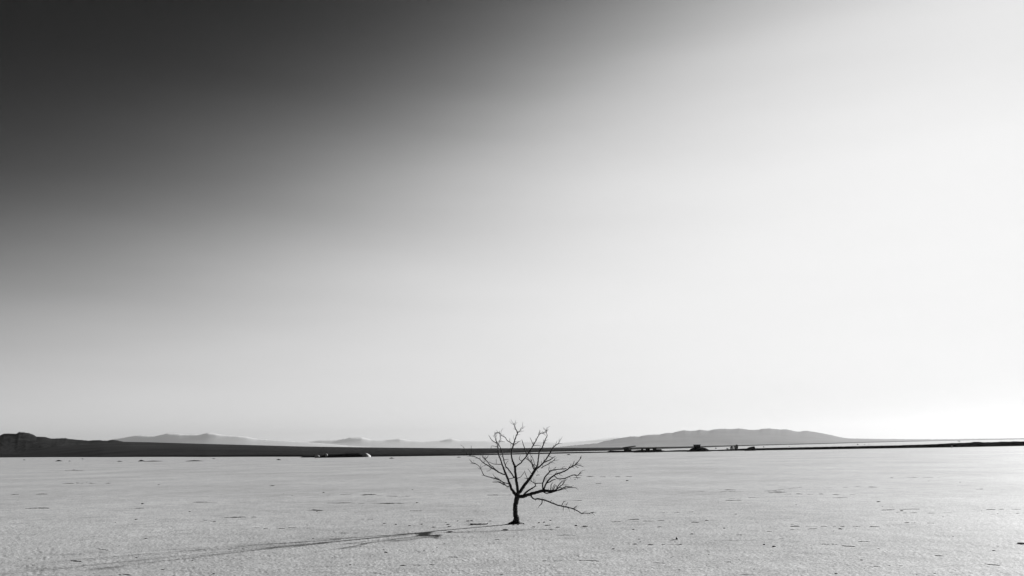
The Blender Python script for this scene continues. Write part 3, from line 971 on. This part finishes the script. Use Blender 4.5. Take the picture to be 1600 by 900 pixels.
FAR_EDGES = [(1059, 769.4, 1100, 768.3), (1107, 769.3, 1163, 768.3), (1122, 765.5, 1150, 766), (1138, 779, 1160, 778.5), (1133, 782.3, 1160, 782), (1168, 778, 1201, 776), (1200, 769.2, 1230, 769), (1195, 767.5, 1255, 762), (1030, 801.5, 1043, 801), (1053, 800.7, 1062, 800.3), (1070, 800, 1084, 799.8), (1040, 805, 1049, 804.6), (1147, 803.5, 1152, 803.3), (1300, 778, 1325, 777.5), (1378, 797.5, 1400, 796.5), (1405, 796, 1438, 795.5), (1525, 765, 1537, 764), (930, 756, 940, 755.5), (875, 758, 890, 758), (880, 782, 910, 782.3), (510, 786, 570, 786.6), (580, 786.6, 632, 787), (470, 796.8, 506, 798), (300, 785, 340, 785), (15, 773, 30, 772.6), (50, 772.5, 75, 772.2), (40, 794.6, 80, 794.2), (350, 808.6, 385, 808.2), (392, 808, 402, 808.2), (315, 812.5, 338, 815.3), (195, 794, 225, 794.4), (120, 755, 145, 755), (560, 773, 590, 773.2), (640, 798, 660, 798.2), (760, 773.4, 800, 773.6), (100, 735, 130, 735)]
NEAR_EDGES = [(1080, 816.2, 1093, 816), (1101, 813.5, 1107, 813.3), (1170, 811.6, 1176, 811.3), (1160, 831, 1170, 831), (1197, 830.6, 1206, 830.4), (1148, 836, 1160, 836.3), (1233, 828, 1252, 826.3), (1262, 826.3, 1278, 825.8), (1235, 819, 1240, 819), (1078, 835, 1084, 834.8), (1026, 823.5, 1034, 823.3), (1315, 853, 1337, 854.3), (900, 876, 940, 877.2), (1157, 897.5, 1180, 898.7), (1540, 881, 1563, 883), (1340, 846.3, 1360, 846), (1370, 857, 1376, 858.3), (1135, 878.4, 1143, 878), (1310, 826, 1316, 827), (110, 876, 128, 878), (150, 858, 170, 860), (190, 897, 206, 899), (600, 862, 606, 863.4), (700, 870, 716, 870.6), (1020, 880, 1040, 880.5), (1460, 868, 1475, 868.5), (870, 836, 900, 836.4), (980, 812, 1000, 811.7), (1275, 850, 1310, 851)]
for q in FAR_EDGES:
    crust_edge(*q, 'thin dark raised edge of salt crust in the middle distance', 'crust edges in the middle distance', 1.0)
for q in NEAR_EDGES:
    crust_edge(*q, 'thin dark raised edge of salt crust in the foreground', 'crust edges in the foreground', 1.0)
# more of both, scattered as in the photograph: sparse, a little denser on the right
spots = []
for i in range(26):                              # each broken line of crust is a row of short lips with gaps between
    px, py = 1560 * rnd.random() ** 0.75, 742 + 152 * rnd.random() ** 1.1
    sl_ = rnd.uniform(-0.045, 0.03)
    for j in range(rnd.randint(2, 7)):
        L = rnd.uniform(4, 20)
        spots.append((px, py + rnd.uniform(-0.7, 0.7), L))
        px += L + rnd.uniform(2, 16)
        py += sl_ * L
for px, py, L in spots:
    py = min(898, py)
    if px > 1640 or (590 < px < 930 and 804 < py < 834):
        continue
    lab = ('thin dark raised edge of salt crust in the middle distance', 'crust edges in the middle distance') if py < 810 else ('thin dark raised edge of salt crust in the foreground', 'crust edges in the foreground')
    crust_edge(px, py, px + L, py + rnd.uniform(-0.02, 0.03) * L, *lab, rnd.uniform(0.4, 0.95))
for i in range(70):
    px = 1600 * rnd.random() ** 0.85
    py = 730 + 168 * rnd.random() ** 0.7
    if 580 < px < 930 and 806 < py < 834:
        continue
    s_ = 1.0 + 2.0 * rnd.random() ** 2
    clod(px, py, s_ * 1.7, s_ * 0.5, 'small dark clod on the open salt away from the tree', 'dark clods scattered on the open salt')

# ------------------------------------------------------------------ haze
me = bpy.data.meshes.new('haze')
bm = bmesh.new()
bmesh.ops.create_cube(bm, size=1.0)
bmesh.ops.scale(bm, vec=(64000, 64000, 780), verts=bm.verts)
bmesh.ops.translate(bm, vec=(0, 0, 310), verts=bm.verts)
bm.to_mesh(me)
bm.free()
hz = bpy.data.objects.new('haze', me)
sc.collection.objects.link(hz)
tag(hz, kind='stuff')
m = bpy.data.materials.new('haze_air')
m.use_nodes = True
t = m.node_tree
t.nodes.remove(t.nodes['Principled BSDF'])
pv = t.nodes.new('ShaderNodeVolumePrincipled')
pv.inputs['Color'].default_value = (0.27, 0.27, 0.27, 1)
pv.inputs['Density'].default_value = HAZE_DENSITY
pv.inputs['Density Attribute'].default_value = ''
pv.inputs['Anisotropy'].default_value = HAZE_ANISO
t.links.new(pv.outputs[0], t.nodes['Material Output'].inputs['Volume'])
me.materials.append(m)
